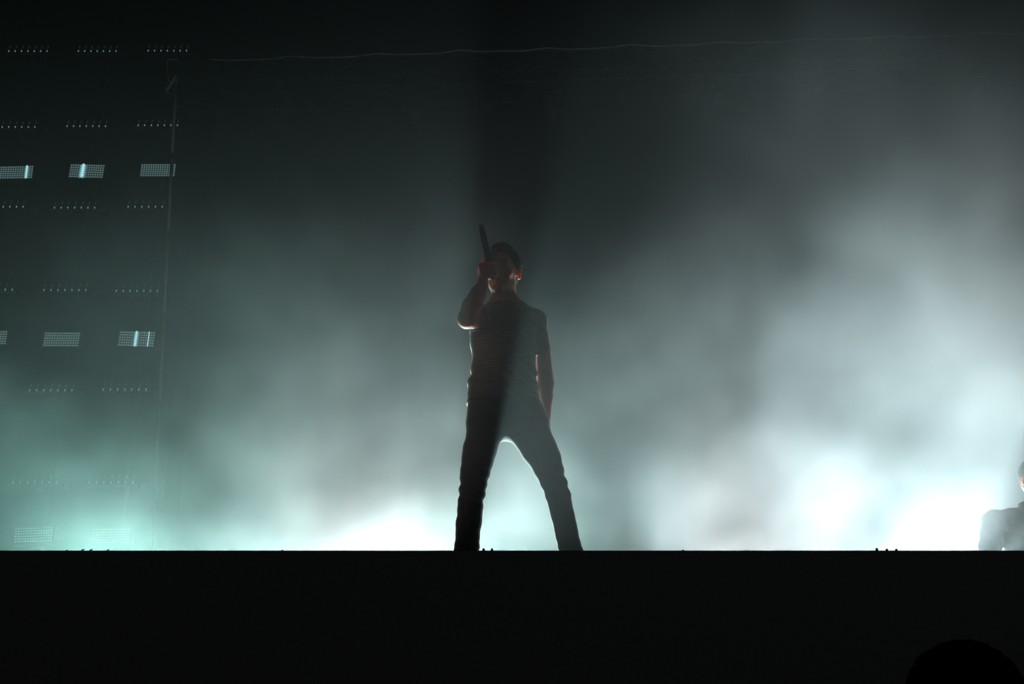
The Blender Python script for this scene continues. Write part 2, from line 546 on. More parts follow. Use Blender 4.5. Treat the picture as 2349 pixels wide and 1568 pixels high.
# ------------------------------------------------------------------ people: smooth solids on a grid, skinned by surface nets
class Field:
    def __init__(self, lo, hi, h):
        self.h = h
        self.lo = np.array(lo, float)
        self.n = np.ceil((np.array(hi, float) - self.lo) / h).astype(int) + 1
        self.D = np.full(self.n, 0.5, np.float32)
        self.ax = [(self.lo[i] + h * np.arange(self.n[i])).astype(np.float32) for i in range(3)]

    def block(self, lo, hi):
        i0 = np.clip(np.floor((np.array(lo) - self.lo) / self.h).astype(int), 0, self.n - 1)
        i1 = np.clip(np.ceil((np.array(hi) - self.lo) / self.h).astype(int) + 1, 1, self.n)
        sl = tuple(slice(a, b) for a, b in zip(i0, i1))
        X = self.ax[0][sl[0]][:, None, None]
        Y = self.ax[1][sl[1]][None, :, None]
        Z = self.ax[2][sl[2]][None, None, :]
        return sl, X, Y, Z

    def mix(self, sl, d, k, op='add'):
        a = self.D[sl]
        if op == 'add':
            if k > 0:
                m = np.clip(0.5 + 0.5 * (a - d) / k, 0, 1)
                self.D[sl] = a * (1 - m) + d * m - k * m * (1 - m)
            else:
                self.D[sl] = np.minimum(a, d)
        else:                                             # cut away
            d = -d
            if k > 0:
                m = np.clip(0.5 - 0.5 * (a - d) / k, 0, 1)
                self.D[sl] = a * (1 - m) + d * m + k * m * (1 - m)
            else:
                self.D[sl] = np.maximum(a, d)

    def cone(self, a, b, ra, rb, k=0.01, op='add', cut0=None, cut1=None, sq=(1, 1, 1)):
        a, b = np.array(a, float), np.array(b, float)
        m = max(ra, rb) / min(sq) + k + 0.03
        sl, X, Y, Z = self.block(np.minimum(a, b) - m, np.maximum(a, b) + m)
        ab = b - a
        L2 = max(float(ab @ ab), 1e-9)
        px, py, pz = X - a[0], Y - a[1], Z - a[2]
        tt = (px * ab[0] + py * ab[1] + pz * ab[2]) / L2
        t = np.clip(tt, 0, 1)
        d = np.sqrt(((px - t * ab[0]) * sq[0]) ** 2 + ((py - t * ab[1]) * sq[1]) ** 2 + ((pz - t * ab[2]) * sq[2]) ** 2) - (ra + (rb - ra) * t)
        if cut1 is not None: d = np.maximum(d, (tt - cut1) * math.sqrt(L2))
        if cut0 is not None: d = np.maximum(d, (cut0 - tt) * math.sqrt(L2))
        self.mix(sl, d, k, op)

    def chain(self, nodes, k=0.01, **kw):
        for (a, ra), (b, rb) in zip(nodes[:-1], nodes[1:]):
            self.cone(a, b, ra, rb, k, **kw)

    def ell(self, c, r, k=0.01, rot=None, op='add'):
        c = np.array(c, float)
        m = max(r) + k + 0.03
        sl, X, Y, Z = self.block(c - m, c + m)
        px, py, pz = X - c[0], Y - c[1], Z - c[2]
        if rot is not None:
            q = np.array(rot)                             # columns are the local axes
            px, py, pz = (px * q[0, i] + py * q[1, i] + pz * q[2, i] for i in range(3))
        e = np.sqrt((px / r[0]) ** 2 + (py / r[1]) ** 2 + (pz / r[2]) ** 2)
        g = np.sqrt((px / r[0] ** 2) ** 2 + (py / r[1] ** 2) ** 2 + (pz / r[2] ** 2) ** 2) + 1e-6
        self.mix(sl, e * (e - 1) / g, k, op)

    def loft(self, levels, k=0.01, p=2.4):
        """levels: (z, cx, cy, hx, hy) from low to high"""
        lv = np.array(levels, float)
        z0, z1 = lv[0, 0], lv[-1, 0]
        lo = (lv[:, 1].min() - lv[:, 3].max() - 0.06, lv[:, 2].min() - lv[:, 4].max() - 0.06, z0 - 0.06)
        hi = (lv[:, 1].max() + lv[:, 3].max() + 0.06, lv[:, 2].max() + lv[:, 4].max() + 0.06, z1 + 0.06)
        sl, X, Y, Z = self.block(lo, hi)
        f = lambda i: np.interp(Z, lv[:, 0], lv[:, i]).astype(np.float32)
        cx, cy, hx, hy = f(1), f(2), f(3), f(4)
        e = ((np.abs(X - cx) / hx) ** p + (np.abs(Y - cy) / hy) ** p) ** (1 / p)
        d = (e - 1) * np.minimum(hx, hy)
        d = np.maximum(d, np.maximum(z0 - Z, Z - z1))
        self.mix(sl, d, k)

    def ripple(self, fn):
        X, Y, Z = (self.ax[0][:, None, None], self.ax[1][None, :, None], self.ax[2][None, None, :])
        self.D += fn(X, Y, Z).astype(np.float32)

    def smooth(self, n=1):
        for _ in range(n):
            for ax in range(3):
                D = self.D
                s0 = [slice(None)] * 3
                s1 = [slice(None)] * 3
                s2 = [slice(None)] * 3
                s0[ax], s1[ax], s2[ax] = slice(0, -2), slice(1, -1), slice(2, None)
                E_ = D.copy()
                E_[tuple(s1)] = 0.25 * D[tuple(s0)] + 0.5 * D[tuple(s1)] + 0.25 * D[tuple(s2)]
                self.D = E_

    def mesh(self, material):
        D = self.D.copy()
        for ax in range(3):                               # close at the border
            s = [slice(None)] * 3
            for e in (0, -1):
                s[ax] = e
                D[tuple(s)] = np.maximum(D[tuple(s)], self.h * 0.5)
        S = D < 0
        n = np.array(D.shape) - 1
        cnt = np.zeros(n, np.int8)
        acc = np.zeros((3,) + tuple(n), np.float32)
        corner = lambda i, j, k_: (slice(i, i + n[0]), slice(j, j + n[1]), slice(k_, k_ + n[2]))
        offs = [(i, j, k_) for i in (0, 1) for j in (0, 1) for k_ in (0, 1)]
        tot = sum(S[corner(*o)].astype(np.int8) for o in offs)
        act = (tot > 0) & (tot < 8)
        idx = np.argwhere(act)
        pos = np.zeros((len(idx), 3))
        num = np.zeros(len(idx))
        vals = {o: D[idx[:, 0] + o[0], idx[:, 1] + o[1], idx[:, 2] + o[2]] for o in offs}
        for o in offs:
            for ax in range(3):
                if o[ax] == 0:
                    q = list(o); q[ax] = 1; q = tuple(q)
                    a, b = vals[o], vals[q]
                    m = (a < 0) != (b < 0)
                    t = np.where(m, a / np.where(m, a - b, 1), 0)
                    p = np.array(o, float)[None, :].repeat(len(idx), 0)
                    p[:, ax] += t
                    pos += p * m[:, None]
                    num += m
        pos = (pos / num[:, None] + idx) * self.h + self.lo
        vid = np.full(n, -1, np.int64)
        vid[act] = np.arange(len(idx))
        faces = []
        for ax in range(3):
            u, v = (ax + 1) % 3, (ax + 2) % 3
            s0 = [slice(None)] * 3; s1 = [slice(None)] * 3
            s0[ax], s1[ax] = slice(0, -1), slice(1, None)
            a, b = S[tuple(s0)], S[tuple(s1)]
            e = np.argwhere(a != b)
            e = e[(e[:, u] > 0) & (e[:, v] > 0) & (e[:, u] < n[u]) & (e[:, v] < n[v])]
            ins = a[tuple(e.T)]
            def g(du, dv):
                q = e.copy(); q[:, u] -= du; q[:, v] -= dv
                return vid[tuple(q.T)]
            F4 = np.stack([g(1, 1), g(0, 1), g(0, 0), g(1, 0)], 1)
            F4[~ins] = F4[~ins][:, ::-1]
            faces.append(F4)
        faces = np.concatenate(faces)
        faces = faces[(faces >= 0).all(1)]
        me = bpy.data.meshes.new('solid')
        me.vertices.add(len(pos))
        me.vertices.foreach_set('co', pos.astype(np.float32).ravel())
        me.loops.add(faces.size)
        me.loops.foreach_set('vertex_index', faces.astype(np.int32).ravel())
        me.polygons.add(len(faces))
        me.polygons.foreach_set('loop_start', np.arange(0, faces.size, 4, dtype=np.int32))
        me.polygons.foreach_set('loop_total', np.full(len(faces), 4, np.int32))
        me.polygons.foreach_set('use_smooth', np.ones(len(faces), bool))
        me.update(calc_edges=True)
        me.validate()
        me.materials.append(material)
        return me


def head_frame(c, yaw, pitch, roll=0.0):
    """local axes: x to the viewer's right, y backwards, z up; yaw turns the face to the viewer's left"""
    m = Matrix.Rotation(yaw, 3, 'Z') @ Matrix.Rotation(pitch, 3, 'X') @ Matrix.Rotation(roll, 3, 'Y')
    return Vector(c), m


def add_head(f, c, m, s=1.0, face=True):
    w = lambda x, y, z: c + m @ (Vector((x, y, z)) * s)
    rot = [[m[i][j] for j in range(3)] for i in range(3)]
    E = lambda p, r, k, op='add': f.ell(w(*p), [q * s for q in r], k, rot, op)
    E((0, 0.012, 0.035), (0.075, 0.094, 0.084), 0.0)              # cranium
    E((0, -0.028, -0.028), (0.060, 0.066, 0.082), 0.03)           # face
    f.cone(w(-0.045, 0.0, -0.065), w(-0.012, -0.066, -0.098), 0.020 * s, 0.018 * s, 0.03)   # jaw
    f.cone(w(0.045, 0.0, -0.065), w(0.012, -0.066, -0.098), 0.020 * s, 0.018 * s, 0.03)
    E((0, -0.076, -0.100), (0.020, 0.016, 0.016), 0.02)           # chin
    if face:
        f.cone(w(-0.040, -0.078, 0.022), w(0.040, -0.078, 0.022), 0.013 * s, 0.013 * s, 0.018)   # brow
        for e in (-1, 1):
            E((e * 0.032, -0.092, 0.002), (0.016, 0.014, 0.011), 0.012, 'cut')
            E((e * 0.030, -0.078, 0.001), (0.0135, 0.0135, 0.0125), 0.003)                   # eyelid
            E((e * 0.030, -0.094, 0.000), (0.0125, 0.012, 0.0058), 0.001, 'cut')                # opening
            E((e * 0.046, -0.062, -0.026), (0.020, 0.020, 0.016), 0.02)                      # cheek
        f.cone(w(0, -0.088, 0.012), w(0, -0.112, -0.030), 0.0075 * s, 0.0125 * s, 0.012)      # nose
        for e in (-1, 1):
            E((e * 0.012, -0.100, -0.034), (0.008, 0.010, 0.007), 0.006)
            E((e * 0.007, -0.104, -0.041), (0.004, 0.006, 0.003), 0.002, 'cut')
        E((0, -0.090, -0.062), (0.023, 0.014, 0.012), 0.012)                                  # mouth
        E((0, -0.104, -0.064), (0.017, 0.010, 0.0045), 0.003, 'cut')
    for e in (-1, 1):                                                                         # ears
        f.ell(w(e * 0.083, 0.014, -0.004), (0.009 * s, 0.021 * s, 0.032 * s), 0.006, [[q[j] for j in range(3)] for q in (m @ Matrix.Rotation(e * 0.45, 3, 'Z'))])
        E((e * 0.088, 0.004, -0.002), (0.006, 0.010, 0.017), 0.004, 'cut')
        E((e * 0.078, 0.004, -0.030), (0.006, 0.009, 0.010), 0.005)
    return w, E


def add_hair(f, c, m, s=1.0, fringe=0.0):
    rot = [[m[i][j] for j in range(3)] for i in range(3)]
    w = lambda x, y, z: c + m @ (Vector((x, y, z)) * s)
    E = lambda p, r, k, op='add': f.ell(w(*p), [q * s for q in r], k, rot, op)
    E((0, 0.018, 0.044), (0.082, 0.100, 0.088), 0.0)
    E((0, 0.044, -0.004), (0.068, 0.068, 0.062), 0.02)
    E((0, -0.050, 0.105), (0.052, 0.040, 0.030), 0.03)             # quiff
    E((0, -0.125, -0.010), (0.086, 0.115, 0.112), 0.010, 'cut')    # free the face
    for e in (-1, 1):
        E((e * 0.085, 0.008, -0.020), (0.030, 0.026, 0.040), 0.008, 'cut')


def P(px, py, dy=0.0): return at_y(px, py, SING_Y + dy)


def rad(hw, p): return hw * axial(p) / F


def nodes(rows):
    out = []
    for r in rows:
        p = P(r[0], r[1], r[3] if len(r) > 3 else 0.0)
        out.append((p, rad(r[2], p)))
    return out


# ---- the singer
base = P(1187, 1345); base = Vector((base.x, SING_Y, STAGE_Z))
singer = empty('person', base, 'singer in a striped T-shirt and dark jeans, legs apart, microphone raised to the mouth', 'person')
LO = (base.x - 0.42, SING_Y - 0.42, STAGE_Z - 0.01)
HI = (base.x + 0.42, SING_Y + 0.30, STAGE_Z + 1.80)

hc, hm = head_frame(P(1153.4, 624.8, -0.02), R(-15), R(4), R(5))
leg_l = nodes([(1112, 985, 40), (1100.5, 1033, 38), (1095, 1054, 36), (1089.5, 1085, 33), (1083.5, 1123, 29.5), (1078.5, 1165, 28.5),
               (1075.5, 1198, 28.5), (1070, 1260, 28), (1064, 1328, 28)])
leg_r = nodes([(1212, 985, 48), (1237, 1030, 41), (1249.5, 1052, 36.5), (1260, 1080, 33), (1273, 1116, 29), (1283, 1146, 27.5),
               (1290, 1179, 27), (1309, 1262, 27), (1326, 1330, 27)])


def lvl(py, x0, x1, hy, dy=0.0, grow=0.0):
    p = P((x0 + x1) / 2, py, 0)
    return (p.z, p.x, SING_Y + dy, rad((x1 - x0) / 2, p) + grow, hy + grow)


TORSO = [lvl(929, 1070, 1243, 0.128, 0.0), lvl(915, 1072, 1240, 0.126), lvl(890, 1072, 1235, 0.120), lvl(850, 1080, 1229, 0.112), lvl(823, 1083, 1229, 0.112),
         lvl(790, 1079, 1230, 0.118), lvl(760, 1076, 1232, 0.120), lvl(735, 1086, 1236, 0.112, 0.005), lvl(716, 1100, 1228, 0.090, 0.01), lvl(702, 1124, 1200, 0.070, 0.015)]
sh_l, sh_r = P(1114, 731, 0.0), P(1229, 735, 0.0)
el_l, wr_l = P(1071, 732, -0.27), P(1106, 657, -0.17)
el_r, wr_r = P(1250, 858, 0.05), P(1250, 955, 0.12)

# skin: one continuous body
f = Field(LO, HI, 0.0055)
w_, E_ = add_head(f, hc, hm)
f.cone(hc + hm @ Vector((0, 0.025, -0.05)), P(1157, 705, 0.012), 0.058, 0.064, 0.02)
f.cone(P(1157, 700, 0.01), P(1157, 735, 0.01), 0.064, 0.08, 0.02)
f.loft([(z, cx, cy, hx - 0.018, hy - 0.018) for z, cx, cy, hx, hy in TORSO], 0.02)
f.chain([(p, r - 0.012) for p, r in leg_l], 0.01)
f.chain([(p, r - 0.012) for p, r in leg_r], 0.01)
f.cone(P(1140, 700, 0.01), sh_l, 0.040, 0.048, 0.03)
f.cone(P(1178, 700, 0.01), sh_r, 0.040, 0.044, 0.03)
# raised arm
f.chain([(sh_l, 0.050), (el_l, 0.043)], 0.02)
fa = P(1083, 702, -0.245)
f.chain([(el_l, 0.043), (fa, 0.047), (P(1097, 672, -0.20), 0.036), (wr_l, 0.026)], 0.012)
# hanging arm
f.chain([(sh_r, 0.044), (P(1246, 800, 0.035), 0.036), (el_r, 0.037), (P(1252, 880, 0.06), 0.0405), (P(1251, 910, 0.085), 0.037), (wr_r, 0.028)], 0.012)
# hand behind the hip
hb = P(1244, 985, 0.13)
f.cone(wr_r, hb, 0.026, 0.034, 0.01, sq=(1, 1.5, 1))
for q in range(4):
    b0 = hb + Vector((-0.03 + 0.019 * q, 0.0, -0.02))
    f.chain([(b0, 0.0095), (b0 + Vector((-0.004, -0.005, -0.045)), 0.009), (b0 + Vector((-0.008, -0.022, -0.078)), 0.0075)], 0.002)
f.chain([(hb + Vector((-0.03, -0.01, 0.02)), 0.011), (hb + Vector((-0.055, -0.02, -0.01)), 0.010), (hb + Vector((-0.06, -0.03, -0.04)), 0.008)], 0.004)
# gripping hand: the fingers close around the microphone
mic_a = P(1128, 630, -0.165)                # grille centre at the mouth
mic_b = P(1103, 514, -0.215)                # tail
mx = (mic_b - mic_a).normalized()
to_cam = (CAM - mic_a).normalized()
n1 = (to_cam - mx * to_cam.dot(mx)).normalized()        # towards the audience
n2 = mx.cross(n1).normalized()
if n2.x < 0: n2 = -n2                                    # viewer's right


def around(s, ang, r):          # ang 0: viewer's left, 90: audience side, 180: viewer's right
    a = R(ang)
    return mic_a + mx * s + (-n2 * math.cos(a) + n1 * math.sin(a)) * r


palm = around(0.012, -15, 0.044)
f.cone(wr_l, palm + mx * -0.015, 0.025, 0.024, 0.015)
f.cone(palm - mx * 0.022, palm + mx * 0.034, 0.019, 0.019, 0.008)
f.cone(around(-0.010, 25, 0.046), around(0.048, 25, 0.044), 0.014, 0.013, 0.010)      # knuckles
for q, s in enumerate((0.052, 0.031, 0.010, -0.009)):
    rr = (0.028, 0.030, 0.031, 0.030)[q]
    f.chain([(around(s, 20, 0.047), 0.0108), (around(s + 0.002, 75, rr + 0.006), 0.0100), (around(s - 0.001, 125, rr), 0.0092), (around(s - 0.003, 170, rr - 0.002), 0.0080)], 0.0015)
f.chain([(around(0.005, -30, 0.042), 0.013), (around(0.042, -40, 0.036), 0.0115), (around(0.072, -25, 0.030), 0.0095), (around(0.090, -10, 0.0275), 0.008)], 0.004)
f.smooth(1)
body = link('body', f.mesh(M['skin']), singer)

# hair
f = Field(hc - Vector((0.16,) * 3), hc + Vector((0.16,) * 3), 0.004)
add_hair(f, hc, hm)
f.ripple(lambda X, Y, Z: 0.0022 * np.sin(X * 310 + 2 * np.sin(Z * 90)) * np.sin(Y * 270 + Z * 120))
link('hair', f.mesh(M['hair']), singer)
random.seed(11)
st = Shape()
for i in range(420):            # short stray tufts standing off the crop
    th, ph = random.uniform(0, 2 * math.pi), random.uniform(-0.15, 1.0)
    v = Vector((math.cos(th) * math.sqrt(1 - ph * ph), math.sin(th) * math.sqrt(1 - ph * ph), ph))
    if v.y < -0.35 and v.z < 0.55: continue
    p0 = hc + hm @ (Vector((0, 0.018, 0.044)) + Vector((v.x * 0.080, v.y * 0.098, v.z * 0.086)))
    out_ = hm @ (v + Vector((random.uniform(-.4, .4), random.uniform(-.4, .4), random.uniform(-.3, .5)))).normalized()
    st.tube([p0, p0 + out_ * random.uniform(0.008, 0.016)], [0.0012, 0.0003], 3, False)
t_ = link('hair_tufts', st.mesh(M['hair'], True), singer)
t_['kind'] = 'stuff'
for e in (-1, 1):
    eb = link('eye', Shape().ball(w_(e * 0.030, -0.0765, 0.000), 0.0115, 12, 8).mesh(M['eye'], True), singer)
    link('iris', Shape().ball(w_(e * 0.0295, -0.0845, 0.001), 0.0050, 10, 6).mesh(M['brow'], True), eb)
    link('eyebrow', Shape().tube([w_(e * 0.014, -0.0945, 0.024), w_(e * 0.032, -0.0925, 0.031), w_(e * 0.050, -0.077, 0.026)], [0.0035, 0.0045, 0.002], 6).mesh(M['brow'], True), singer)
for z_, r_ in ((-0.057, 0.0042), (-0.0705, 0.0052)):
    link('lip', Shape().tube([w_(-0.022, -0.092, -0.064), w_(-0.010, -0.1015, z_), w_(0.010, -0.1015, z_), w_(0.022, -0.092, -0.064)], [0.002, r_, r_, 0.002], 8).mesh(M['lip'], True), singer)

# T-shirt
f = Field(LO, HI, 0.0055)
f.loft(TORSO, 0.02)
f.cone(P(1140, 704, 0.01), P(1113, 730, 0.0), 0.040, 0.060, 0.03)
f.cone(P(1176, 704, 0.01), P(1230, 736, 0.0), 0.038, 0.052, 0.03)
f.cone(P(1230, 736, 0.0), P(1246, 812, 0.035), 0.053, 0.0375, 0.015, cut1=1.0)
f.cone(P(1113, 730, 0.0), P(1071, 732, -0.27), 0.062, 0.052, 0.015, cut1=0.52)
f.ell(P(1158, 680, -0.02), (0.066, 0.085, 0.062), 0.004, op='cut')                 # neck opening
X0 = base.x


def shirt_folds(X, Y, Z):
    z = Z - STAGE_Z
    lowfold = np.exp(-((z - 0.98) / 0.10) ** 2)
    return 0.0035 * lowfold * np.sin((z * 1.0 + (X - X0) * 0.55) * 95 + 3 * np.sin(X * 14)) + 0.0016 * np.sin(z * 60 + X * 45)


f.ripple(shirt_folds)
f.smooth(1)
shirt = link('t_shirt', f.mesh(M['stripes']), singer)
from mathutils.bvhtree import BVHTree
bv = BVHTree.FromPolygons([v.co for v in shirt.data.vertices], [tuple(p.vertices) for p in shirt.data.polygons])
em = Shape()
cen = None
for px, py in [(1221.5, 741)] + [(1221.5 + 7.5 * math.cos(a) * (1 + 0.25 * math.cos(3 * a)), 741 + 6 * math.sin(a) * (1 + 0.2 * math.sin(2 * a))) for a in [2 * math.pi * i / 14 for i in range(14)]]:
    hit = bv.ray_cast(CAM, ray(px, py).normalized())
    em.v.append(hit[0] + hit[1] * 0.0015)
em.f = [[0, 1 + (i + 1) % 14, 1 + i] for i in range(14)]
link('chest_emblem', em.mesh(M['brow'], True), shirt)['label'] = 'small dark emblem on the chest'
nk = []
for i in range(25):
    a = 2 * math.pi * i / 24
    c = P(1158, 697, -0.005)
    nk.append(c + Vector((math.cos(a) * 0.066, math.sin(a) * 0.078 , -0.004 + 0.016 * math.sin(a))))
link('collar', Shape().tube(nk, 0.005, 6).mesh(M['stripes'], True), singer)

# jeans
f = Field(LO, HI, 0.0055)
f.chain(leg_l, 0.012)
f.chain(leg_r, 0.012)
f.loft([lvl(992, 1080, 1240, 0.105, 0.0), lvl(970, 1071, 1258, 0.125), lvl(940, 1071, 1250, 0.126), lvl(915, 1074, 1238, 0.118)], 0.03)
f.ell(P(1160, 985, 0.0), (0.10, 0.10, 0.05), 0.03)
KL, KR = leg_l[4][0], leg_r[4][0]


def jean_folds(X, Y, Z):
    out = 0.0
    for K in (KL, KR):
        out = out + 0.0045 * np.exp(-((Z - K.z) / 0.09) ** 2 - ((X - K.x) / 0.12) ** 2) * np.sin((Z - K.z) * 120 + (X - K.x) * 30)
    low = np.exp(-((Z - STAGE_Z - 0.10) / 0.10) ** 2)
    return out + 0.004 * low * np.sin(Z * 140 + X * 20) + 0.0012 * np.sin(Z * 47 + X * 33 + Y * 20)


f.ripple(jean_folds)
f.D = np.maximum(f.D, (STAGE_Z + 0.035 - f.ax[2])[None, None, :].astype(np.float32))
f.smooth(1)
link('jeans', f.mesh(M['denim']), singer)
for (p, r), out in ((leg_l[-1], -0.10), (leg_r[-1], 0.14)):
    f = Field((p.x - 0.16, SING_Y - 0.30, STAGE_Z), (p.x + 0.16, SING_Y + 0.14, STAGE_Z + 0.14), 0.006)
    b0 = Vector((p.x, SING_Y + 0.03, STAGE_Z + 0.045))
    t0 = b0 + Vector((out * 0.9, -0.17, -0.004))
    f.cone(b0, t0, 0.044, 0.040, 0.02)
    f.cone(b0, b0 + Vector((0, 0, 0.02)), 0.042, 0.038, 0.03)
    f.D = np.maximum(f.D, (STAGE_Z + 0.002 - f.ax[2])[None, None, :].astype(np.float32))
    link('shoe', f.mesh(M['shoe']), singer)

# ---- the microphone in the hand
mic = empty('microphone', mic_a, 'black handheld wireless microphone in the fist of the singer, tail pointing up', 'microphone')
Shape().tube([mic_a + mx * s for s in (0.018, 0.03, 0.09, 0.16, 0.20, 0.215, 0.25)], [0.021, 0.0195, 0.0165, 0.0155, 0.0155, 0.013, 0.012], 16).build('handle', M['mic'], mic, True)
Shape().ball(mic_a, 0.0245, 18, 12).build('grille', M['grille'], mic, True)
Shape().tube([mic_a + mx * s for s in (-0.004, 0.004)], 0.0258, 18).build('grille_band', M['mic'], mic, True)

# ---- the person low at the right edge of the picture, sitting on the deck
Q_Y = 6.8


def Q(px, py, dy=0.0): return at_y(px, py, Q_Y + dy)


nx_ = Q(2378, 1200).x
sit = empty('person', (nx_, Q_Y, STAGE_Z), 'person in a dark collared jacket low at the right picture edge, ear and shoulder showing', 'person')
QL, QH = (nx_ - 0.50, Q_Y - 0.62, STAGE_Z), (nx_ + 0.50, Q_Y + 0.36, STAGE_Z + 1.0)
qc, qm = head_frame(Q(2381, 1101, -0.02), R(8), R(-4))
neck0 = Q(2378, 1162, 0.0)
shl, shr = Q(2280, 1197, 0.0), Vector((2 * nx_ - Q(2280, 1197).x, Q_Y, Q(2280, 1197).z))
ell, elr = shl + Vector((-0.085, -0.02, -0.27)), shr + Vector((0.085, -0.02, -0.27))
hal, har = ell + Vector((0.17, -0.22, -0.03)), elr + Vector((-0.17, -0.22, -0.03))
kl, kr = Vector((nx_ - 0.34, Q_Y - 0.30, STAGE_Z + 0.14)), Vector((nx_ + 0.34, Q_Y - 0.30, STAGE_Z + 0.14))
hl, hr = Vector((nx_ - 0.10, Q_Y + 0.04, STAGE_Z + 0.094)), Vector((nx_ + 0.10, Q_Y + 0.04, STAGE_Z + 0.094))
al, ar = Vector((nx_ + 0.14, Q_Y - 0.42, STAGE_Z + 0.060)), Vector((nx_ - 0.14, Q_Y - 0.36, STAGE_Z + 0.060))
f = Field(QL, QH, 0.009)
qw, qe = add_head(f, qc, qm)
f.cone(qc + qm @ Vector((0, 0.02, -0.05)), neck0 - Vector((0, 0, 0.03)), 0.058, 0.064, 0.02)
f.loft([(STAGE_Z + 0.10, nx_, Q_Y + 0.02, 0.15, 0.10), (STAGE_Z + 0.30, nx_, Q_Y, 0.14, 0.09), (shl.z - 0.08, nx_, Q_Y, 0.17, 0.10), (shl.z + 0.03, nx_, Q_Y, 0.13, 0.06)], 0.03)
for a_, b_, c_ in ((shl, ell, hal), (shr, elr, har)):
    f.chain([(a_, 0.045), (b_, 0.036), (c_, 0.025)], 0.01)
    f.cone(c_, c_ + Vector((0, -0.07, -0.01)), 0.032, 0.028, 0.01, sq=(1, 1, 1.5))
    for q in range(4):
        b0 = c_ + Vector((-0.027 + 0.018 * q, -0.09, -0.01))
        f.chain([(b0, 0.010), (b0 + Vector((0, -0.035, -0.015)), 0.009), (b0 + Vector((0, -0.055, -0.035)), 0.008)], 0.002)
    s_ = 1 if c_.x < nx_ else -1
    f.chain([(c_ + Vector((s_ * 0.025, -0.03, 0)), 0.012), (c_ + Vector((s_ * 0.05, -0.07, -0.005)), 0.010)], 0.004)
for a_, b_, c_ in ((hl, kl, al), (hr, kr, ar)):
    f.chain([(a_, 0.075), (b_, 0.052), (c_, 0.036)], 0.01)
f.smooth(1)
link('body', f.mesh(M['skin']), sit)
f = Field(QL, QH, 0.009)
f.loft([(STAGE_Z + 0.06, nx_, Q_Y + 0.02, 0.18, 0.135), (STAGE_Z + 0.30, nx_, Q_Y, 0.165, 0.12), (shl.z - 0.08, nx_, Q_Y, 0.20, 0.125), (shl.z + 0.02, nx_, Q_Y, 0.17, 0.09), (shl.z + 0.06, nx_, Q_Y, 0.08, 0.06)], 0.03)
for a_, b_, c_, e in ((shl, ell, hal, -1), (shr, elr, har, 1)):
    f.cone(neck0 + Vector((e * 0.06, 0.01, -0.045)), a_, 0.050, 0.062, 0.03)
    f.chain([(a_, 0.064), (b_, 0.054)], 0.012)
    f.cone(b_, c_, 0.054, 0.040, 0.01, cut1=0.95)
f.ell(neck0 + Vector((0, -0.03, 0.04)), (0.062, 0.08, 0.075), 0.004, op='cut')
f.ripple(lambda X, Y, Z: 0.003 * np.sin(Z * 70 + X * 60))
f.smooth(1)
jk = link('jacket', f.mesh(M['jacket']), sit)
# standing collar
f = Field(QL, QH, 0.007)
cc = neck0 + Vector((0, 0.012, -0.02))
f.loft([(cc.z - 0.045, cc.x, cc.y, 0.108, 0.095), (cc.z + 0.045, cc.x, cc.y, 0.088, 0.080)], 0.0, 2.0)
sl, X, Y, Z = f.block((cc.x - .2, cc.y - .2, cc.z - .1), (cc.x + .2, cc.y + .2, cc.z + .1))
f.mix(sl, np.sqrt((X - cc.x) ** 2 + (Y - cc.y) ** 2) - 0.066 + 0 * Z, 0, 'cut')
link('jacket_collar', f.mesh(M['jacket']), sit)
f = Field(QL, QH, 0.009)
for a_, b_, c_ in ((hl, kl, al), (hr, kr, ar)):
    f.chain([(a_, 0.092), (b_, 0.066), (c_, 0.050)], 0.02)
f.D = np.maximum(f.D, (STAGE_Z + 0.004 - f.ax[2])[None, None, :].astype(np.float32))
f.smooth(1)
link('trousers', f.mesh(M['denim']), sit)
for c_, e in ((al, 1), (ar, -1)):
    f = Field(c_ - Vector((0.2, 0.2, 0.08)), c_ + Vector((0.2, 0.2, 0.1)), 0.008)
    f.cone(c_ + Vector((e * 0.02, 0, -0.02)), c_ + Vector((e * 0.14, -0.05, -0.02)), 0.042, 0.038, 0.01)
    link('shoe', f.mesh(M['shoe']), sit)
f = Field(qc - Vector((0.17,) * 3), qc + Vector((0.17,) * 3), 0.006)
add_hair(f, qc, qm)
link('hair', f.mesh(M['hair']), sit)
for e in (-1, 1):
    link('eye', Shape().ball(qw(e * 0.030, -0.0765, 0.000), 0.0115, 10, 6).mesh(M['eye'], True), sit)

# ---- a spectator in the pit, seen from behind, only the crown of the head in the frame
A_Y = 1.95
atop = at_y(2192, 1464, A_Y)
ac, am = head_frame((atop.x, A_Y, atop.z - 0.146), R(172), R(0))
aud = empty('person', (atop.x, A_Y, 0), 'black silhouette of a spectator head at the lower right corner', 'person')
ax_ = atop.x
nz_ = ac.z - 0.16
f = Field((ax_ - 0.42, A_Y - 0.30, 0.0), (ax_ + 0.42, A_Y + 0.30, atop.z + 0.03), 0.012)
add_head(f, ac, am)
f.cone((ax_, A_Y, ac.z - 0.05), (ax_, A_Y, nz_ - 0.04), 0.058, 0.066, 0.02)
hipz = atop.z * 0.50
AT = [(hipz - 0.02, ax_, A_Y, 0.15, 0.10), (hipz + 0.18, ax_, A_Y, 0.135, 0.095), (nz_ - 0.18, ax_, A_Y, 0.17, 0.11), (nz_ - 0.05, ax_, A_Y, 0.14, 0.08), (nz_ - 0.02, ax_, A_Y, 0.06, 0.05)]
f.loft(AT, 0.03)
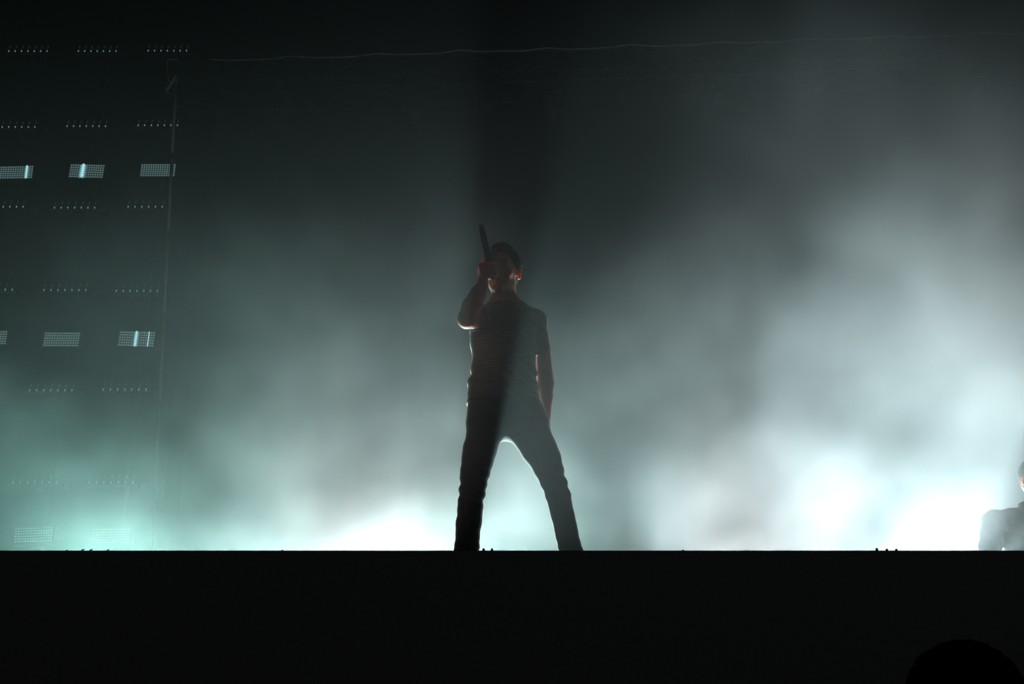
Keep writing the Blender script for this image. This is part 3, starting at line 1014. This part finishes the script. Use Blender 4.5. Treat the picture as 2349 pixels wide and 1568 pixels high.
for e in (-1, 1):
    s0 = Vector((ax_ + e * 0.17, A_Y, nz_ - 0.09)); e0 = s0 + Vector((e * 0.04, 0, -0.27)); w0 = e0 + Vector((0, 0.04, -0.24))
    f.chain([(s0, 0.05), (e0, 0.038), (w0, 0.027)], 0.012)
    f.cone(w0, w0 + Vector((0, 0.01, -0.08)), 0.028, 0.03, 0.01, sq=(1.5, 1, 1))
    for q in range(4):
        b0 = w0 + Vector((0, -0.02 + 0.017 * q, -0.09))
        f.chain([(b0, 0.010), (b0 + Vector((-e * 0.012, 0, -0.07)), 0.009)], 0.002)
    f.chain([(w0 + Vector((0, 0.03, -0.03)), 0.012), (w0 + Vector((0, 0.05, -0.08)), 0.010)], 0.004)
    f.chain([((ax_ + e * 0.085, A_Y, hipz), 0.085), ((ax_ + e * 0.095, A_Y, hipz * 0.52), 0.055), ((ax_ + e * 0.10, A_Y - 0.0, 0.08), 0.040)], 0.02)
    f.cone((ax_ + e * 0.10, A_Y, 0.05), (ax_ + e * 0.11, A_Y + 0.15, 0.04), 0.04, 0.035, 0.02)
f.smooth(1)
link('body', f.mesh(M['skin']), aud)
f = Field((ax_ - 0.42, A_Y - 0.30, 0.0), (ax_ + 0.42, A_Y + 0.30, atop.z + 0.03), 0.012)
f.loft([(z - (0.04 if i == 0 else 0), cx, cy, hx + 0.02, hy + 0.02) for i, (z, cx, cy, hx, hy) in enumerate(AT)], 0.03)
for e in (-1, 1):
    s0 = Vector((ax_ + e * 0.17, A_Y, nz_ - 0.09)); e0 = s0 + Vector((e * 0.04, 0, -0.27))
    f.cone(s0, e0, 0.066, 0.056, 0.02, cut1=0.7)
f.smooth(1)
link('t_shirt', f.mesh(M['plaid']), aud)
f = Field((ax_ - 0.42, A_Y - 0.30, 0.0), (ax_ + 0.42, A_Y + 0.30, atop.z + 0.03), 0.012)
for e in (-1, 1):
    f.chain([((ax_ + e * 0.085, A_Y, hipz), 0.105), ((ax_ + e * 0.095, A_Y, hipz * 0.52), 0.075), ((ax_ + e * 0.10, A_Y, 0.10), 0.060)], 0.02)
f.D = np.maximum(f.D, (0.06 - f.ax[2])[None, None, :].astype(np.float32))
f.smooth(1)
link('trousers', f.mesh(M['denim']), aud)
for e in (-1, 1):
    f = Field((ax_ + e * 0.10 - 0.1, A_Y - 0.12, 0.0), (ax_ + e * 0.10 + 0.1, A_Y + 0.26, 0.16), 0.008)
    f.cone((ax_ + e * 0.10, A_Y, 0.05), (ax_ + e * 0.11, A_Y + 0.16, 0.045), 0.05, 0.043, 0.02)
    f.D = np.maximum(f.D, (0.002 - f.ax[2])[None, None, :].astype(np.float32))
    link('shoe', f.mesh(M['shoe']), aud)
f = Field(ac - Vector((0.18,) * 3), ac + Vector((0.18,) * 3), 0.006)
add_hair(f, ac, am, 1.06)
f.ripple(lambda X, Y, Z: 0.002 * np.sin(X * 250) * np.sin(Y * 210 + Z * 90))
link('hair', f.mesh(M['hair_black']), aud)

# ------------------------------------------------------------------ small fittings along the front edge of the deck
def edge_pt(px): return Vector((at_y(px, 1262, EDGE_Y - 0.022).x, EDGE_Y - 0.022, STAGE_Z - 0.0095))


def peg(px, hpx, wpx, label):
    p = edge_pt(px)
    m_ = axial(p) / F
    h, w = hpx * m_ * 1.2, wpx * m_ * 0.58
    o = Shape().tube([(0, 0, 0), (0, 0, h * 0.15), (0, 0, h * 0.5), (0, 0, h * 0.85), (0, 0, h)], [w, w * 0.95, w * 0.75, w * 0.65, w * 0.35], 10).build('peg', M['stage'], None, True)
    o.location = p
    tag(o, label, 'peg', 'small pegs along the stage edge')


def clip(px, hpx, wpx, label):
    p = edge_pt(px)
    m_ = axial(p) / F
    h, w = hpx * m_ * 1.06, wpx * m_
    pts = [Vector((-w / 2, 0, 0)), Vector((-w * 0.32, 0, h * 0.5)), Vector((0, 0, h * 0.80)), Vector((w * 0.30, 0, h * 0.72))]
    o = Shape().tube(spline(pts, 4), [h * 0.22] * 13, 8).build('clip', M['stage'], None, True)
    o.location = p
    tag(o, label, 'clip', 'small curved clips along the stage edge')


def wedge(px, hpx, wpx, label):
    p = edge_pt(px)
    m_ = axial(p) / F
    h, w = hpx * m_ * 1.06, wpx * m_ / 2
    s = Shape()
    s.v = [Vector(v) for v in ((-w, -0.01, 0), (w, -0.01, 0), (0.1 * w, -0.006, h), (-w, 0.01, 0), (w, 0.01, 0), (0.1 * w, 0.006, h))]
    s.f = [[0, 1, 2], [5, 4, 3], [0, 3, 4, 1], [1, 4, 5, 2], [2, 5, 3, 0]]
    o = s.build('wedge', M['stage'])
    o.location = p
    tag(o, label, 'wedge', 'small wedges along the stage edge')


clip(153, 4, 6, 'leftmost tiny curved black clip on the stage edge')
clip(190, 5.5, 9, 'second tiny curved black clip from the left on the stage edge')
clip(209, 5.5, 9, 'third tiny curved black clip from the left on the stage edge')
clip(248, 5, 9, 'fourth tiny curved black clip on the stage edge, below the low strobe panel')
wedge(399, 1.5, 5, 'tiniest flat wedge on the stage edge, right of the pole foot')
wedge(648, 4, 9, 'small triangular black wedge on the stage edge left of the singer')
peg(1051, 5, 4, 'small black peg on the stage edge before the outer side of the left leg')
peg(1090, 6, 4, 'small black peg on the stage edge before the inner side of the left leg')
peg(1109.5, 6.5, 7, 'small black peg on the stage edge just right of the singer leg')
peg(1128.5, 6.5, 6, 'small black peg on the stage edge between the legs, furthest from the left leg')
wedge(1566, 4, 9, 'small triangular black wedge on the stage edge right of the singer')
peg(2011.5, 7, 7, 'leftmost and tallest of three black pegs on the stage edge at right')
peg(2034.5, 5.5, 7, 'middle one of three black pegs on the stage edge at right')
peg(2056.5, 5.5, 7, 'rightmost of three black pegs on the stage edge at right')

# ------------------------------------------------------------------ the haze: a density grid filled by a node field
HZ_LO, HZ_HI = (-6.2, 1.2, STAGE_Z - 0.6), (6.2, 10.9, 9.6)
HZ_STEP = 0.095
BASE_FRONT, BASE_REAR, BASE_MID, BASE_FALL, BASE_ALL = 0.022, 0.006, 0.85, 0.50, 0.0015
ANISO = 0.80
# banks of smoke: pixel, depth, radii in metres (across, in depth, up), density
BANKS = [
    (2130, 1050, 7.2, 0.85, 0.5, 0.70, 0.14),
    (2260, 690, 5.7, 0.60, 0.5, 0.45, 1.00),
    (1650, 1000, 7.0, 1.10, 0.5, 0.65, 0.52),
    (1550, 1215, 7.1, 1.10, 0.5, 0.32, 0.28),
    (1900, 180, 4.4, 0.80, 0.5, 0.50, 0.11),
    (2200, 420, 4.9, 0.60, 0.5, 0.50, 0.30),
    (1480, 780, 7.0, 0.50, 0.5, 0.40, 0.28),
    (1250, 1080, 7.0, 1.00, 0.5, 0.50, 0.20),
    (560, 1130, 7.4, 0.42, 0.4, 0.50, 0.42),
    (850, 1120, 7.0, 0.80, 0.4, 0.50, 0.25),
    (680, 740, 6.9, 1.20, 0.5, 0.65, 0.26),
    (40, 1050, 7.6, 0.45, 0.5, 0.32, 0.70),
    (240, 1220, 7.6, 0.60, 0.5, 0.30, 0.52),
    (2250, 1190, 6.1, 0.45, 0.3, 0.35, 0.17),
]


def haze():
    me = bpy.data.meshes.new('haze')
    o = link('stage_haze', me)
    tag(o, 'drifting pale smoke and haze filling the stage, thickest low and at right', 'haze', None, 'stuff')
    m = bpy.data.materials.new('haze')
    m.use_nodes = True
    nt = m.node_tree
    nt.nodes.clear()
    out = nt.nodes.new('ShaderNodeOutputMaterial')
    vs = nt.nodes.new('ShaderNodeVolumeScatter')
    vs.inputs['Color'].default_value = (0.90, 0.96, 0.96, 1)
    vs.inputs['Anisotropy'].default_value = ANISO
    at = nt.nodes.new('ShaderNodeAttribute')
    at.attribute_name = 'density'
    nt.links.new(at.outputs['Fac'], vs.inputs['Density'])
    nt.links.new(vs.outputs[0], out.inputs['Volume'])
    g = bpy.data.node_groups.new('haze', 'GeometryNodeTree')
    g.interface.new_socket('Geometry', in_out='INPUT', socket_type='NodeSocketGeometry')
    g.interface.new_socket('Geometry', in_out='OUTPUT', socket_type='NodeSocketGeometry')
    N, Lk = g.nodes, g.links
    go = N.new('NodeGroupOutput')
    pos = N.new('GeometryNodeInputPosition').outputs[0]

    def put(sock, v):
        if isinstance(v, (int, float, tuple)): sock.default_value = v
        else: Lk.new(v, sock)

    def mth(op, *a):
        n = N.new('ShaderNodeMath'); n.operation = op
        for k, v in enumerate(a): put(n.inputs[k], v)
        return n.outputs[0]

    def vm(op, *a, out=0):
        n = N.new('ShaderNodeVectorMath'); n.operation = op
        for k, v in enumerate(a): put(n.inputs[k], v)
        return n.outputs[out]

    def noise(scale, detail, off, dist=0.0):
        n = N.new('ShaderNodeTexNoise')
        n.inputs['Scale'].default_value = scale
        n.inputs['Detail'].default_value = detail
        n.inputs['Roughness'].default_value = 0.55
        n.inputs['Distortion'].default_value = dist
        Lk.new(vm('ADD', pos, off), n.inputs['Vector'])
        return n.outputs[0]
    warp = N.new('ShaderNodeTexNoise')
    warp.inputs['Scale'].default_value = 0.9
    warp.inputs['Detail'].default_value = 3
    Lk.new(pos, warp.inputs['Vector'])
    wv = vm('MULTIPLY', vm('SUBTRACT', warp.outputs['Color'], (0.5, 0.5, 0.5)), (1.6, 1.6, 1.6))
    wp = vm('ADD', pos, wv)
    def remap(v, a0, a1, b0, b1):
        n = N.new('ShaderNodeMapRange')
        for k, x in enumerate((v, a0, a1, b0, b1)): put(n.inputs[k], x)
        return n.outputs[0]
    sx = N.new('ShaderNodeSeparateXYZ')
    Lk.new(pos, sx.inputs[0])
    total = 0.0
    for px, py, Y, rx, ry, rz, amp in BANKS:
        c = at_y(px, py, Y)
        dv = vm('DIVIDE', vm('SUBTRACT', wp, tuple(c)), (rx, ry, rz))
        l2 = vm('DOT_PRODUCT', dv, dv, out=1)
        total = mth('ADD', total, mth('MULTIPLY', mth('EXPONENT', mth('MULTIPLY', l2, -1.0)), amp))
    puff = remap(noise(1.3, 6.0, (3.1, 7.7, 1.3), 0.5), 0.37, 0.63, 0.26, 1.74)
    puff = mth('MULTIPLY', puff, remap(noise(4.2, 3.0, (1.7, 4.1, 8.3), 0.3), 0.35, 0.65, 0.62, 1.38))
    thin = mth('MULTIPLY', remap(sx.outputs[1], 5.6, 7.0, BASE_FRONT, BASE_REAR), remap(noise(0.6, 4.0, (9.1, 2.7, 5.3), 0.3), 0.35, 0.65, 0.45, 1.55))
    lift = mth('DIVIDE', mth('SUBTRACT', sx.outputs[2], STAGE_Z + BASE_MID), BASE_FALL)      # thickest a little above the deck
    thin = mth('MULTIPLY', thin, mth('EXPONENT', mth('MULTIPLY', mth('MULTIPLY', lift, lift), -1.0)))
    thin = mth('ADD', mth('MULTIPLY', thin, remap(sx.outputs[1], 2.6, 3.9, 0.0, 1.0)), BASE_ALL)
    dens = mth('MAXIMUM', mth('ADD', mth('MULTIPLY', total, puff), thin), 0.0)
    vc = N.new('GeometryNodeVolumeCube')
    put(vc.inputs['Density'], dens)
    vc.inputs['Min'].default_value = HZ_LO
    vc.inputs['Max'].default_value = HZ_HI
    for k, ax in enumerate('XYZ'):
        vc.inputs['Resolution ' + ax].default_value = int((HZ_HI[k] - HZ_LO[k]) / HZ_STEP)
    sm = N.new('GeometryNodeSetMaterial')
    sm.inputs['Material'].default_value = m
    Lk.new(vc.outputs[0], sm.inputs['Geometry'])
    Lk.new(sm.outputs[0], go.inputs[0])
    md = o.modifiers.new('haze', 'NODES')
    md.node_group = g
    me.materials.append(m)
    return o


haze()
